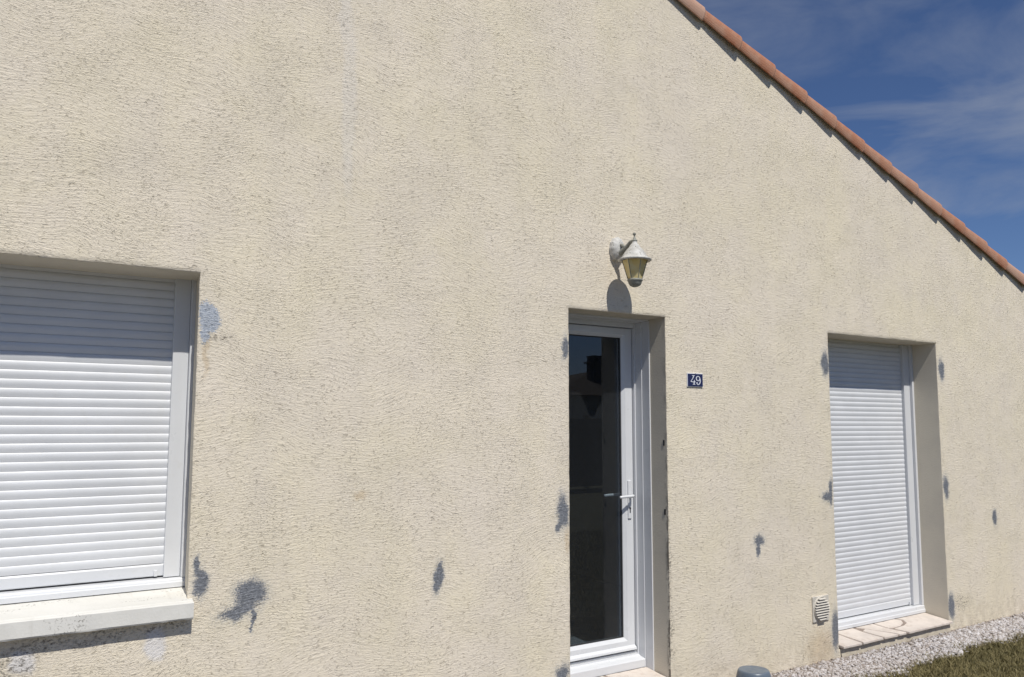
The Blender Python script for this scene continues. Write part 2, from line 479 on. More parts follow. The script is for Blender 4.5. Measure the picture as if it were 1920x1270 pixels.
def box(bm, x0, x1, y0, y1, z0, z1, bev=0.0, mat=0):
    vs = [bm.verts.new((x, y, z)) for x in (x0, x1) for y in (y0, y1) for z in (z0, z1)]
    fs = []
    for q in ((0, 1, 3, 2), (4, 6, 7, 5), (0, 4, 5, 1), (2, 3, 7, 6), (0, 2, 6, 4), (1, 5, 7, 3)):
        f = bm.faces.new([vs[i] for i in q]); f.material_index = mat; fs.append(f)
    if bev:
        es = {e for f in fs for e in f.edges}
        bmesh.ops.bevel(bm, geom=list(es), offset=bev, segments=2, profile=0.6, affect='EDGES', material=-1)
def extrude_x(bm, prof, x0, x1, mat=0, cap=True):
    """profile of (y, z) points closed, swept along x"""
    a = [bm.verts.new((x0, y, z)) for y, z in prof]
    b = [bm.verts.new((x1, y, z)) for y, z in prof]
    n = len(prof)
    for i in range(n):
        j = (i + 1) % n
        bm.faces.new((a[i], a[j], b[j], b[i])).material_index = mat
    if cap:
        bm.faces.new(a).material_index = mat
        bm.faces.new(list(reversed(b))).material_index = mat
def lathe(bm, prof, cx, cy, seg=32, cap=True, mat=0, tilt=None):
    """profile of (radius, z)"""
    rings = []
    for r, z in prof:
        rings.append([bm.verts.new((cx + r * math.cos(t * 2 * math.pi / seg), cy + r * math.sin(t * 2 * math.pi / seg), z)) for t in range(seg)])
    for a, b in zip(rings, rings[1:]):
        for i in range(seg):
            j = (i + 1) % seg
            bm.faces.new((a[i], a[j], b[j], b[i])).material_index = mat
    if cap:
        bm.faces.new(list(reversed(rings[0]))).material_index = mat
        bm.faces.new(rings[-1]).material_index = mat
def tube(bm, pts, rad, seg=10, mat=0):
    pts = [Vector(p) for p in pts]
    rings = []
    for i, p in enumerate(pts):
        d = (pts[min(i + 1, len(pts) - 1)] - pts[max(i - 1, 0)]).normalized()
        u = d.cross(Vector((0, 0, 1)))
        if u.length < 1e-3: u = d.cross(Vector((1, 0, 0)))
        u.normalize(); w = d.cross(u)
        r = rad[i] if isinstance(rad, (list, tuple)) else rad
        rings.append([bm.verts.new(p + u * math.cos(t * 2 * math.pi / seg) * r + w * math.sin(t * 2 * math.pi / seg) * r) for t in range(seg)])
    for a, b in zip(rings, rings[1:]):
        for i in range(seg):
            j = (i + 1) % seg
            bm.faces.new((a[i], a[j], b[j], b[i])).material_index = mat
    bm.faces.new(list(reversed(rings[0]))).material_index = mat
    bm.faces.new(rings[-1]).material_index = mat

# ------------------------------------------------------------------ ground
bm = bmesh.new()
bmesh.ops.create_grid(bm, x_segments=2, y_segments=2, size=400)
g = link('ground', bm, M_GROUND)
g.location = (0, 0, -0.012)
tag(g, kind='structure')
bm = bmesh.new()
vs = []
nx = 240
top = []; bot = []
for i in range(nx + 1):
    x = -5.6 + i * (15.4 / nx)
    top.append(bm.verts.new((x, 0.0, 0.002)))
    bot.append(bm.verts.new((x, -0.36 + 0.05 * noise.noise(Vector((x * 1.7, 0, 3))), -0.006)))
for i in range(nx):
    bm.faces.new((bot[i], bot[i + 1], top[i + 1], top[i]))
gb = link('gravel_path', bm, M_BED)
bm = bmesh.new()
box(bm, -6.5, 3.84, -6.5, -0.012, -0.05, 0.028, 0.006)  # unseen terrace added under the camera for warm bounce light
pv = link('bounce_terrace', bm, M_BOUNCE)
tag(pv, kind='structure')
tag(gb, kind='structure')

# ------------------------------------------------------------------ house wall with openings
ROOF0 = (4.123, 2.744 + CH)     # lower outer edge of the verge tiles
SL = 0.3413
RIDGE_X = 2.0
def roofz(x):
    zr = ROOF0[1] - SL * (RIDGE_X - ROOF0[0])
    return zr - SL * abs(x - RIDGE_X)
X0, X1, DEPTH = -5.5, 9.55, 8.0
LINTEL = CH + 0.68
OPEN = {'left': (-0.50, 0.894, CH - 0.81, LINTEL), 'door': (2.989, 3.763, CH - 1.56, LINTEL), 'right': (5.419, 6.864, CH - 1.612, LINTEL)}

def lines(a, b, step, keys):
    kk = sorted(set(v for k in keys for v in (k - 0.0045, k, k + 0.0045)) | {a, b})
    r = [v for v in np.arange(a, b, step) if min(abs(v - k) for k in kk) > step * 0.45]
    return sorted(set(r) | set(kk))
xs = lines(X0, X1, 0.045, [v for o in OPEN.values() for v in o[:2]])
zs = lines(-0.1, 5.25, 0.045, [v for o in OPEN.values() for v in o[2:]])
house = empty('house', (2.0, 0.0, 0.0))
tag(house, 'single-storey house with cream rough render gable wall and terracotta tiled roof', 'house')
bm = bmesh.new()
def inside(x, z):
    for (a, b, c, d) in OPEN.values():
        if a < x < b and c < z < d: return True
    return False
EPS = 1e-6
def near_open(x, z):
    """signed distances to the opening edges: 0 on the edge"""
    best = 9; nrm = (0, 0)
    for (a, b, c, d) in OPEN.values():
        dx = max(a - x, 0, x - b); dz = max(c - z, 0, z - d)
        dd = math.hypot(dx, dz)
        if dd < best:
            best = dd
    return best
grid = {}
for i, x in enumerate(xs):
    for j, z in enumerate(zs):
        d = near_open(x, z)
        y = 0.0016 * noise.noise(Vector((x * 5, 1, z * 5))) + 0.001 * noise.noise(Vector((x * 19, 4, z * 19)))
        jx = jz = 0
        if d < 1e-4:
            y += 0.0040
            jx = 0.0028 * noise.noise(Vector((x * 13, 7, z * 17))) + 0.002 * noise.noise(Vector((x * 47, 2, z * 51)))
            jz = 0.0030 * noise.noise(Vector((x * 16, 9, z * 13))) + 0.0015 * noise.noise(Vector((x * 47, 5, z * 51)))
        elif d < 0.005:
            y += 0.0008
        if d < 1e-4 or not inside(x, z):
            grid[i, j] = bm.verts.new((x + jx, y, z + jz))
for i in range(len(xs) - 1):
    for j in range(len(zs) - 1):
        cx = (xs[i] + xs[i + 1]) / 2; cz = (zs[j] + zs[j + 1]) / 2
        if inside(cx, cz): continue
        bm.faces.new((grid[i, j], grid[i + 1, j], grid[i + 1, j + 1], grid[i, j + 1]))
# reveals, sharing the arris vertices; the left window's right cheek splays outwards
LEFT_R = xs.index(0.894)
def strip(idx, mat_from, splay=0.0, ax=None):
    rows = [[grid[k] for k in idx]]
    for y in (0.008, 0.03, 0.09, 0.16, 0.33):
        row = []
        for k in idx:
            b = grid[k].co
            bx, bz = xs[k[0]], zs[k[1]]
            t = min(1, y / 0.06)
            px = b.x * (1 - t) + bx * t; pz = b.z * (1 - t) + bz * t
            if LEFT_R is not None and k[0] == LEFT_R: px += 0.036 * y / 0.215
            row.append(bm.verts.new((px, y, pz)))
        rows.append(row)
    for r, (a, b) in enumerate(zip(rows, rows[1:])):
        for q in range(len(a) - 1):
            bm.faces.new((a[q], a[q + 1], b[q + 1], b[q])).material_index = 1
for nm, (a, b, c, d) in OPEN.items():
    ia, ib = xs.index(a), xs.index(b); jc, jd = zs.index(c), zs.index(d)
    strip([(ib, j) for j in range(jc, jd + 1)], 0, 0.036 if nm == 'left' else 0.0, 1 if nm == 'left' else None)
    strip([(ia, j) for j in range(jc, jd + 1)], 0)
    strip([(i, jd) for i in range(ia, ib + 1)], 0)
    strip([(i, jc) for i in range(ia, ib + 1)], 0)
loose = [v for v in bm.verts if not v.link_faces]
bmesh.ops.delete(bm, geom=loose, context='VERTS')
# cut along the two roof slopes, 5 cm above the tile edge
for s in (1, -1):
    pt = Vector((RIDGE_X, 0, roofz(RIDGE_X) + 0.045))
    nr = Vector((SL * s, 0, 1)).normalized()
    bmesh.ops.bisect_plane(bm, geom=bm.verts[:] + bm.edges[:] + bm.faces[:], plane_co=pt, plane_no=nr, clear_outer=True)
# side and back walls
zt0 = roofz(X0) + 0.045; zt1 = roofz(X1) + 0.045; zr = roofz(RIDGE_X) + 0.045
def quad(*c, mat=0):
    bm.faces.new([bm.verts.new(v) for v in c]).material_index = mat
quad((X1, 0, -0.1), (X1, DEPTH, -0.1), (X1, DEPTH, zt1), (X1, 0, zt1))
quad((X0, DEPTH, -0.1), (X0, 0, -0.1), (X0, 0, zt0), (X0, DEPTH, zt0))
quad((X1, DEPTH, -0.1), (X0, DEPTH, -0.1), (X0, DEPTH, zt0), (RIDGE_X, DEPTH, zr), (X1, DEPTH, zt1))
wall = link('wall', bm, [M_WALL, M_REVEAL], house)
for p in wall.data.polygons: p.use_smooth = True

# ------------------------------------------------------------------ roof
ANG = math.atan(SL)
PITCH = 0.3547 / math.cos(ANG)
def shell(bm, prof, length, s0, s1, thick, tone=None, lay=None):
    """half-round tile. prof(s)->list of (y, v) from outer skirt over the top; swept down +u. returns verts"""
    rings_o = []; rings_i = []
    for u, s in ((0, s0), (length * 0.5, (s0 + s1) / 2), (length - 0.012, s1), (length, s1 - 0.006)):
        po = prof(s, 0); pi_ = prof(s, thick)
        rings_o.append([bm.verts.new((u, y, v)) for y, v in po])
        rings_i.append([bm.verts.new((u, y, v)) for y, v in pi_])
    fs = []
    n = len(rings_o[0])
    for R_ in (rings_o, rings_i):
        for a, b in zip(R_, R_[1:]):
            for i in range(n - 1):
                fs.append(bm.faces.new((a[i], a[i + 1], b[i + 1], b[i])))
    for k_ in (0, -1):
        a, b = rings_o[k_], rings_i[k_]
        for i in range(n - 1):
            fs.append(bm.faces.new((a[i], a[i + 1], b[i + 1], b[i])))
    for k_ in (0, -1):
        for a, b in zip(range(len(rings_o) - 1), range(1, len(rings_o))):
            fs.append(bm.faces.new((rings_o[a][k_], rings_o[b][k_], rings_i[b][k_], rings_i[a][k_])))
    return fs
def rake_prof(s, t):
    # s widens the tile at its lower end; t = wall thickness inset
    r = 0.088 + s - t
    cy, cv = 0.040, 0.062
    pts = [(cy - r * 0.90, cv - 0.054 + (0.006 - s) * 0.8), (cy - r * 0.95, cv - 0.040 + (0.006 - s) * 0.5), (cy - r * 0.985, cv - 0.02)]
    for k_ in range(0, 15):
        a = math.pi - math.pi * k_ / 14
        pts.append((cy + r * math.cos(a), cv + r * 0.93 * math.sin(a)))
    pts.append((cy + r, 0.03))
    return pts
def roof_matrix(side, x, z):
    # local u = down slope, y = world y, v = slope normal
    u = Vector((math.cos(ANG) * side, 0, -math.sin(ANG)))
    v = Vector((math.sin(ANG) * side, 0, math.cos(ANG)))
    return Matrix(((u.x, 0, v.x, x), (u.y, 1, v.y, 0), (u.z, 0, v.z, z), (0, 0, 0, 1)))
# roof deck plus all field tiles in one mesh
bm = bmesh.new()
lay = bm.faces.layers.float.new('tone_f')
tones = []
def cover_prof(s, t):
    r = 0.075 + s - t
    return [(r * math.cos(math.pi - math.pi * k_ / 8), r * 0.9 * math.sin(math.pi - math.pi * k_ / 8)) for k_ in range(9)]
for side in (1, -1):
    xe = 9.85 if side == 1 else -5.85
    ncourse = int(abs(xe - RIDGE_X) / 0.3547) + 1
    base = ROOF0[0] + 0.3547 * 100
    # tile ends aligned with the verge course
    ends = [ROOF0[0] + 0.3547 * k_ for k_ in range(-30, 60)] if side == 1 else [2 * RIDGE_X - (ROOF0[0] + 0.3547 * k_) for k_ in range(-30, 60)]
    ends = [e for e in ends if (RIDGE_X + 0.1 < e < xe if side == 1 else xe < e < RIDGE_X - 0.1)]
    for e in ends:
        for row in range(38):
            yy = 0.255 + row * 0.21 + random.uniform(-.003, .003)
            start = e - side * 0.3547 * 1.12
            Mx = roof_matrix(side, start, roofz(start) + 0.075 + random.uniform(-.003, .003))
            n0 = len(bm.verts)
            fs = shell(bm, cover_prof, PITCH * 1.12, -0.012, 0.004, 0.012)
            bm.verts.ensure_lookup_table()
            for v in bm.verts[n0:]:
                v.co = Mx @ (v.co + Vector((0, yy, 0.022 * v.co.x / PITCH)))
            t = random.random()
            for f in fs: f[lay] = t
    # deck below the covers stands for the channel tiles
    a = RIDGE_X; b = xe
    for (dz, mt) in ((0.075, 0),):
        f = bm.faces.new([bm.verts.new(v) for v in ((a, 0.10, roofz(a) + dz), (b, 0.10, roofz(b) + dz), (b, DEPTH + .1, roofz(b) + dz), (a, DEPTH + .1, roofz(a) + dz))]); f[lay] = 0.2
        f = bm.faces.new([bm.verts.new(v) for v in ((a, 0.02, roofz(a) - 0.01 + dz * .3), (b, 0.02, roofz(b) - 0.01 + dz * .3), (b, DEPTH + .1, roofz(b) - 0.01 + dz * .3), (a, DEPTH + .1, roofz(a) - 0.01 + dz * .3))]); f[lay] = 0.2
vals = [f[lay] for f in bm.faces]
roof = link('roof', bm, M_TILE, house)
at = roof.data.attributes.new('tone', 'FLOAT', 'FACE')
at.data.foreach_set('value', vals)
for p in roof.data.polygons: p.use_smooth = False

def make_rake(side, seed):
    b2 = bmesh.new()
    shell(b2, rake_prof, PITCH * 1.13, -0.014, 0.007, 0.013)
    return b2
proto = {}
for side in (1, -1):
    for k_ in range(-30, 60):
        e = ROOF0[0] + 0.3547 * k_
        if e < RIDGE_X + 0.2 or e > 9.95: continue
        if side == -1: e = 2 * RIDGE_X - e
        start = e - side * 0.3547 * 1.13
        if side not in proto:
            b2 = make_rake(side, k_)
            for v in b2.verts:
                v.co.z += 0.006 * (1.13 - v.co.x / PITCH)
            o = link('verge_tile', b2, M_TILE, roof)
            for p in o.data.polygons: p.use_smooth = False
            proto[side] = o
        else:
            o = proto[side].copy(); COL.objects.link(o); o.parent = roof
        Mx = roof_matrix(side, start, roofz(start) + random.uniform(-.002, .002))
        Mx = Mx @ Matrix.Rotation(random.uniform(-.012, .012), 4, 'Z')
        o.matrix_basis = Mx
bm = bmesh.new()
for k_ in range(22):
    y0 = -0.05 + k_ * 0.38
    n0 = len(bm.verts)
    rr = []
    for yy, r in ((y0, 0.10), (y0 + 0.41, 0.115)):
        rr.append([bm.verts.new((RIDGE_X + r * math.cos(math.pi * t / 10), yy, roofz(RIDGE_X) + 0.09 + r * .9 * math.sin(math.pi * t / 10))) for t in range(11)])
    for i in range(10):
        bm.faces.new((rr[0][i], rr[0][i + 1], rr[1][i + 1], rr[1][i]))
link('ridge_cap', bm, M_TILE, roof)

# ------------------------------------------------------------------ windows and door
def slat_panel(bm, x0, x1, ztop, zbot, yface, pitch):
    """curved shutter slats, one closed profile each, hooked over the one below"""
    z = zbot
    while z < ztop - 0.002:
        h = min(pitch, ztop - z)
        prof = []
        nseg = 9
        for i in range(nseg + 1):
            t = i / nseg
            # bulged face with a tight step at its foot
            bul = 0.0046 * math.sin(math.pi * min(1, max(0.0, t) ** 1.35 * 0.97 + 0.03)) ** 0.7
            prof.append((yface + 0.0060 - bul, z + 0.0012 + (h - 0.0012) * t))
        prof.append((yface + 0.0135, z + h)); prof.append((yface + 0.0135, z))
        prof.append((yface + 0.0105, z))
        extrude_x(bm, prof, x0, x1)
        z += pitch

def shutter_window(name, X_left, X_right, strip_w, rail_w, ztop, zfb0, zfb1, yS, yR, yF, label=None):
    """frame with a roller shutter in front. zfb0/zfb1 = bottom and top of the lower frame bar"""
    bm = bmesh.new()
    box(bm, X_right - strip_w, X_right + 0.004, yS, yS + 0.10, zfb1, ztop + 0.006, 0.002)
    box(bm, X_left - 0.004, X_left + strip_w, yS, yS + 0.10, zfb1, ztop + 0.006, 0.002)
    # lower bar: two steps
    prof = [(yS - 0.012, zfb0), (yS - 0.012, zfb0 + 0.022), (yS - 0.006, zfb0 + 0.026), (yS - 0.004, zfb1 - 0.008), (yS + 0.002, zfb1 - 0.001), (yS + 0.10, zfb1 - 0.001), (yS + 0.10, zfb0)]
    extrude_x(bm, prof, X_left - 0.004, X_right + 0.004)
    frame = link(name, bm, M_PVC, house)
    if label: frame['label'] = label
    for side in (-1, 1):
        b2 = bmesh.new()
        if side == 1: a, b = X_right - strip_w - 0.001 - rail_w, X_right - strip_w - 0.001
        else: a, b = X_left + strip_w + 0.001, X_left + strip_w + 0.001 + rail_w
        box(b2, a, b, yR, yR + 0.012, zfb1 + 0.002, ztop + 0.004, 0.0025)
        if side == 1: box(b2, a + .002, a + .012, yR + 0.012, yR + 0.05, zfb1 + 0.002, ztop + 0.004)
        else: box(b2, b - .012, b - .002, yR + 0.012, yR + 0.05, zfb1 + 0.002, ztop + 0.004)
        link('guide_rail', b2, M_PVC, frame)
    a = X_left + strip_w + rail_w - 0.008; b = X_right - strip_w - rail_w + 0.008
    b2 = bmesh.new()
    slat_panel(b2, a, b, ztop + 0.02, zfb1 + 0.062, yF, 0.0395)
    sh = link('roller_shutter', b2, M_SLAT, frame)
    b2 = bmesh.new()
    prof = [(yF + 0.002, zfb1 + 0.006), (yF - 0.003, zfb1 + 0.010), (yF - 0.003, zfb1 + 0.054), (yF + 0.002, zfb1 + 0.0605), (yF + 0.013, zfb1 + 0.0605), (yF + 0.013, zfb1 + 0.006)]
    extrude_x(b2, prof, a + .001, b - .001)
    box(b2, b - 0.048, b - 0.034, yF - 0.016, yF - 0.0028, zfb1 + 0.007, zfb1 + 0.034, 0.002)
    link('bottom_bar', b2, M_PVC, frame)
    # dark backing behind the shutter
    b2 = bmesh.new()
    box(b2, X_left + 0.01, X_right - 0.01, yF + 0.05, yF + 0.06, zfb1 + 0.003, ztop - 0.003)
    link('pane', b2, M_GASKET, frame)
    return frame

w1 = shutter_window('window', -0.50, 0.930, 0.019, 0.070, LINTEL, CH - 0.742, CH - 0.702, 0.213, 0.236, 0.262, 'wide window with its white roller shutter closed')
w2 = shutter_window('french_window', 5.419, 6.862, 0.022, 0.083, LINTEL, CH - 1.556, CH - 1.498, 0.213, 0.236, 0.262, 'tall french window with its white roller shutter closed')

# sill of the wide window
bm = bmesh.new()
zt = CH - 0.7425
prof = [(0.26, zt), (-0.024, zt - 0.020), (-0.030, zt - 0.0235), (-0.044, zt - 0.0245), (-0.050, zt - 0.029), (-0.052, CH - 0.832), (-0.048, CH - 0.839), (-0.034, CH - 0.839), (-0.031, CH - 0.832), (-0.024, CH - 0.832), (-0.021, CH - 0.839), (0.26, CH - 0.839)]
nseg = 60
rings = []
for i in range(nseg + 1):
    x = -0.54 + (0.912 + 0.54) * i / nseg
    wide = 0.026 if i == nseg else 0.0
    rings.append([bm.verts.new((x + (wide if y > 0.2 else 0.0) + (0.0015 * noise.noise(Vector((y * 60, z * 60, 1))) if i in (0, nseg) else 0), (y + 0.0022 * noise.noise(Vector((x * 9, q, 0))) + 0.0012 * noise.noise(Vector((x * 40, q * 3, 0)))) if y < 0 else y, z + 0.0014 * noise.noise(Vector((x * 11, q + 5, 0))))) for q, (y, z) in enumerate(prof)])
for a, b in zip(rings, rings[1:]):
    for i in range(len(prof)):
        j = (i + 1) % len(prof)
        bm.faces.new((a[i], a[j], b[j], b[i]))
bm.faces.new(rings[0]); bm.faces.new(list(reversed(rings[-1])))
link('window_sill', bm, M_SILL, w1)

# ---- door
DX0, DX1 = 2.989, 3.763
yFr, ySa = 0.280, 0.300
bm = bmesh.new()
sx0, sx1 = DX0 + 0.022, 3.7405       # sash outer
gx0, gx1 = sx0 + 0.085, 3.656        # glass edges
sz0, sz1 = CH - 1.437, CH + 0.632
gz0, gz1 = CH - 1.357, CH + 0.568
def bar_v(bm, xo, xi, z0, z1, zi0, zi1):
    """mitred sash profile between outer edge xo and inner edge xi: face, then chamfer down to the glass"""
def sash_ring(bm, loops):
    for (a, b) in zip(loops, loops[1:]):
        va = [bm.verts.new(p) for p in a]; vb = [bm.verts.new(p) for p in b]
        for i in range(4):
            j = (i + 1) % 4
            bm.faces.new((va[i], va[j], vb[j], vb[i]))
def rect(x0, x1, z0, z1, y):
    return [(x0, y, z0), (x1, y, z0), (x1, y, z1), (x0, y, z1)]
loops = [rect(sx0, sx1, sz0, sz1, ySa + 0.06), rect(sx0, sx1, sz0, sz1, ySa + 0.004), rect(sx0 + .004, sx1 - .004, sz0 + .004, sz1 - .004, ySa),
         rect(gx0 - 0.022, gx1 + 0.022, gz0 - 0.022, gz1 + 0.022, ySa), rect(gx0 - 0.018, gx1 + 0.018, gz0 - 0.018, gz1 + 0.018, ySa + 0.003),
         rect(gx0 - .002, gx1 + .002, gz0 - .002, gz1 + .002, ySa + 0.014), rect(gx0, gx1, gz0, gz1, ySa + 0.018), rect(gx0, gx1, gz0, gz1, ySa + 0.055), rect(sx0, sx1, sz0, sz1, ySa + 0.06)]
sash_ring(bm, loops)
bmesh.ops.remove_doubles(bm, verts=bm.verts[:], dist=1e-5)
# drip bar on the foot of the sash
extrude_x(bm, [(ySa - 0.0005, sz0 + 0.030), (ySa - 0.020, sz0 + 0.016), (ySa - 0.022, sz0 + 0.004), (ySa - 0.0005, sz0 + 0.004)], sx0 + 0.012, sx1 - 0.006)
door = link('door', bm, M_PVC, house)
door['label'] = 'white door with one tall dark glass pane'
bm = bmesh.new()
sash_ring(bm, [rect(gx0 + .0006, gx1 - .0006, gz0 + .0006, gz1 - .0006, ySa + 0.0165), rect(gx0 + .007, gx1 - .007, gz0 + .007, gz1 - .007, ySa + 0.0195), rect(gx0 + .007, gx1 - .007, gz0 + .007, gz1 - .007, ySa + 0.030)])
link('gasket', bm, M_GASKET, door)
bm = bmesh.new()
box(bm, gx0 + .001, gx1 - .001, ySa + 0.0225, ySa + 0.0235, gz0 + .001, gz1 - .001)
link('pane', bm, M_GLASS, door)
# frame around the sash, with its side casing stepping out over the render
bm = bmesh.new()
ft = CH + 0.647
box(bm, sx1 + 0.0035, DX1 - 0.002, yFr, yFr + 0.07, CH - 1.462, LINTEL - 0.003, 0.002)
box(bm, DX0 + 0.002, sx0 - 0.0035, yFr, yFr + 0.07, CH - 1.462, LINTEL - 0.003, 0.002)
box(bm, sx0 - 0.003, sx1 + 0.003, yFr, yFr + 0.07, sz1 + 0.004, LINTEL - 0.003, 0.002)
link('door_frame', bm, M_PVC, door)
bm = bmesh.new()
box(bm, DX1 - 0.0075, DX1 + 0.002, 0.150, 0.2195, CH - 1.545, LINTEL - 0.010, 0.001)
box(bm, DX1 - 0.0115, DX1 + 0.002, 0.220, 0.2795, CH - 1.545, LINTEL - 0.014, 0.001)
box(bm, DX0 - 0.002, DX0 + 0.0075, 0.150, 0.2195, CH - 1.545, LINTEL - 0.010, 0.001)
box(bm, DX0 - 0.002, DX0 + 0.0115, 0.220, 0.2795, CH - 1.545, LINTEL - 0.014, 0.001)
box(bm, DX0 + 0.008, DX1 - 0.008, 0.150, 0.2195, LINTEL - 0.0095, LINTEL + 0.002, 0.001)
box(bm, DX0 + 0.012, DX1 - 0.012, 0.220, 0.2795, LINTEL - 0.0135, LINTEL + 0.002, 0.001)
link('casing', bm, M_PVC, door)
# threshold: alu rail and white step
bm = bmesh.new()
extrude_x(bm, [(0.219, CH - 1.530), (0.217, CH - 1.484), (0.221, CH - 1.479), (0.262, CH - 1.472), (0.2790, CH - 1.464), (0.2790, CH - 1.458), (0.36, CH - 1.456), (0.36, CH - 1.530)], DX0 + 0.0125, DX1 - 0.0130)
extrude_x(bm, [(0.292, CH - 1.4555), (0.292, CH - 1.447), (0.36, CH - 1.444), (0.36, CH - 1.4555)], DX0 + 0.026, sx1 - 0.002)
link('threshold', bm, M_PVC, door)
# handle: backplate, lever, keyhole
hx = 3.703; hz = CH - 0.464
bm = bmesh.new()
box(bm, hx - 0.0145, hx + 0.0145, ySa - 0.009, ySa + 0.001, CH - 0.610, CH - 0.366, 0.0035)
hp = link('handle_plate', bm, M_PVC, door)
bm = bmesh.new()
extr = []
for i in range(20):
    a = i / 20 * 2 * math.pi
    extr.append((hx + 0.0085 * math.cos(a), 0.0085 * math.sin(a)))
va = [bm.verts.new((x, ySa - 0.0095, CH - 0.545 + z)) for x, z in extr]
bm.faces.new(va)
box(bm, hx - 0.0045, hx + 0.0045, ySa - 0.0098, ySa - 0.0091, CH - 0.574, CH - 0.549)
link('keyhole', bm, M_GASKET, door)
bm = bmesh.new()
pts = [(hx, ySa - 0.008, hz), (hx, ySa - 0.034, hz), (hx - 0.004, ySa - 0.046, hz + 0.001), (hx - 0.016, ySa - 0.052, hz + 0.001), (hx - 0.05, ySa - 0.054, hz), (hx - 0.09, ySa - 0.053, hz - 0.001), (hx - 0.118, ySa - 0.051, hz - 0.002), (hx - 0.122, ySa - 0.050, hz - 0.002)]
tube(bm, pts, [0.010, 0.0098, 0.0098, 0.0096, 0.0092, 0.0088, 0.0082, 0.005], 14)
lever = link('handle', bm, M_PVC, door, smooth=True)
# the handle on the room side, seen through the pane
bm = bmesh.new()
yi = ySa + 0.058
pts = [(hx, yi, hz), (hx, yi + 0.030, hz), (hx - 0.006, yi + 0.044, hz), (hx - 0.03, yi + 0.050, hz), (hx - 0.09, yi + 0.050, hz - 0.001), (hx - 0.120, yi + 0.048, hz - 0.003)]
tube(bm, pts, [0.010, 0.0098, 0.0098, 0.0096, 0.0090, 0.0082], 12)
link('handle', bm, M_PVC, door, smooth=True)
for zz_ in (CH - 0.117, CH - 0.548):
    bm = bmesh.new()
    box(bm, DX1 - 0.0025, DX1 + 0.004, 0.024, 0.038, zz_ - 0.019, zz_ + 0.017, 0.0015)
    link('hinge_stub', bm, M_GASKET, house)

# stone tiles in the two thresholds (crazy paving of broken sandstone, grout between, mortar base)
def slab(bm, poly, zf, th=0.016):
    """poly in (x, y); zf(y) = top height"""
    c = Vector((sum(p[0] for p in poly) / len(poly), sum(p[1] for p in poly) / len(poly)))
    bot = []; t1 = []; t2 = []
    for (x, y) in poly:
        d = (Vector((x, y)) - c).normalized()
        x -= d.x * 0.0035; y -= d.y * 0.0015
        bot.append(bm.verts.new((x, y, zf(y) - th)))
        t1.append(bm.verts.new((x, y, zf(y) - 0.004)))
        t2.append(bm.verts.new((x - d.x * 0.004, y - d.y * 0.004, zf(y))))
    n = len(poly)
    for a, b in ((bot, t1), (t1, t2)):
        for i in range(n):
            j = (i + 1) % n
            bm.faces.new((a[i], a[j], b[j], b[i]))
    bm.faces.new(t2); bm.faces.new(list(reversed(bot)))
def refine(poly, jit=0.0022, step=0.035, keep=None):
    out = []
    for i in range(len(poly)):
        a = Vector(poly[i]); b = Vector(poly[(i + 1) % len(poly)])
        n = max(1, int((b - a).length / step))
        for k_ in range(n):
            p = a.lerp(b, k_ / n)
            out.append((p.x + jit * noise.noise(Vector((p.x * 31, p.y * 31, 1))) * 2, p.y + jit * noise.noise(Vector((p.x * 31, p.y * 31, 7))) * 2))
    return out
zf = lambda y: CH - 1.583 + (y / 0.228) * 0.026 + 0.0
tiles = [
 [(5.424, -0.034), (5.640, -0.036), (5.628, 0.205), (5.424, 0.205)],
 [(5.653, -0.036), (5.905, -0.034), (5.868, 0.120), (5.872, 0.205), (5.642, 0.205)],
 [(5.922, -0.033), (6.090, -0.036), (6.020, 0.075), (5.940, 0.150), (5.886, 0.130)],
 [(6.120, -0.034), (6.205, -0.034), (6.150, 0.080), (6.125, 0.205), (5.905, 0.205), (5.950, 0.158), (6.030, 0.085)],
 [(6.236, -0.036), (6.858, -0.034), (6.858, 0.205), (6.440, 0.205), (6.475, 0.165), (6.430, 0.105), (6.330, 0.070), (6.195, 0.062)],
 [(6.145, 0.205), (6.165, 0.095), (6.190, 0.078), (6.320, 0.086), (6.415, 0.120), (6.455, 0.165), (6.424, 0.205)]]
bm = bmesh.new()
for t in tiles: slab(bm, refine(t), zf)
th = link('threshold_paving', bm, M_SAND, w2)
bm = bmesh.new()
extrude_x(bm, [(-0.026, zf(-0.026) - 0.010), (-0.026, zf(0) - 0.022), (0.0, zf(0) - 0.026), (0.24, zf(0) - 0.026), (0.24, zf(0.24) - 0.004), (0.204, zf(0.204) - 0.004)], 5.428, 6.858)
link('grout', bm, M_GROUT, w2)
bm = bmesh.new()
n0 = 50
tp = []; bt = []
prev = None
for i in range(n0 + 1):
    x = 5.431 + (6.862 - 5.431) * i / n0
    yy = -0.003 + 0.003 * noise.noise(Vector((x * 7, 0, 2)))
    ring = [bm.verts.new((x, 0.01, zf(0) - 0.0245)), bm.verts.new((x, yy, zf(0) - 0.025 + 0.003 * noise.noise(Vector((x * 12, 1, 1))))), bm.verts.new((x, yy - 0.004, 0.03)), bm.verts.new((x, yy - 0.010, -0.03))]
    if prev:
        for k_ in range(3): bm.faces.new((prev[k_], ring[k_], ring[k_ + 1], prev[k_ + 1]))
    prev = ring
link('plinth', bm, M_MORTAR, w2)

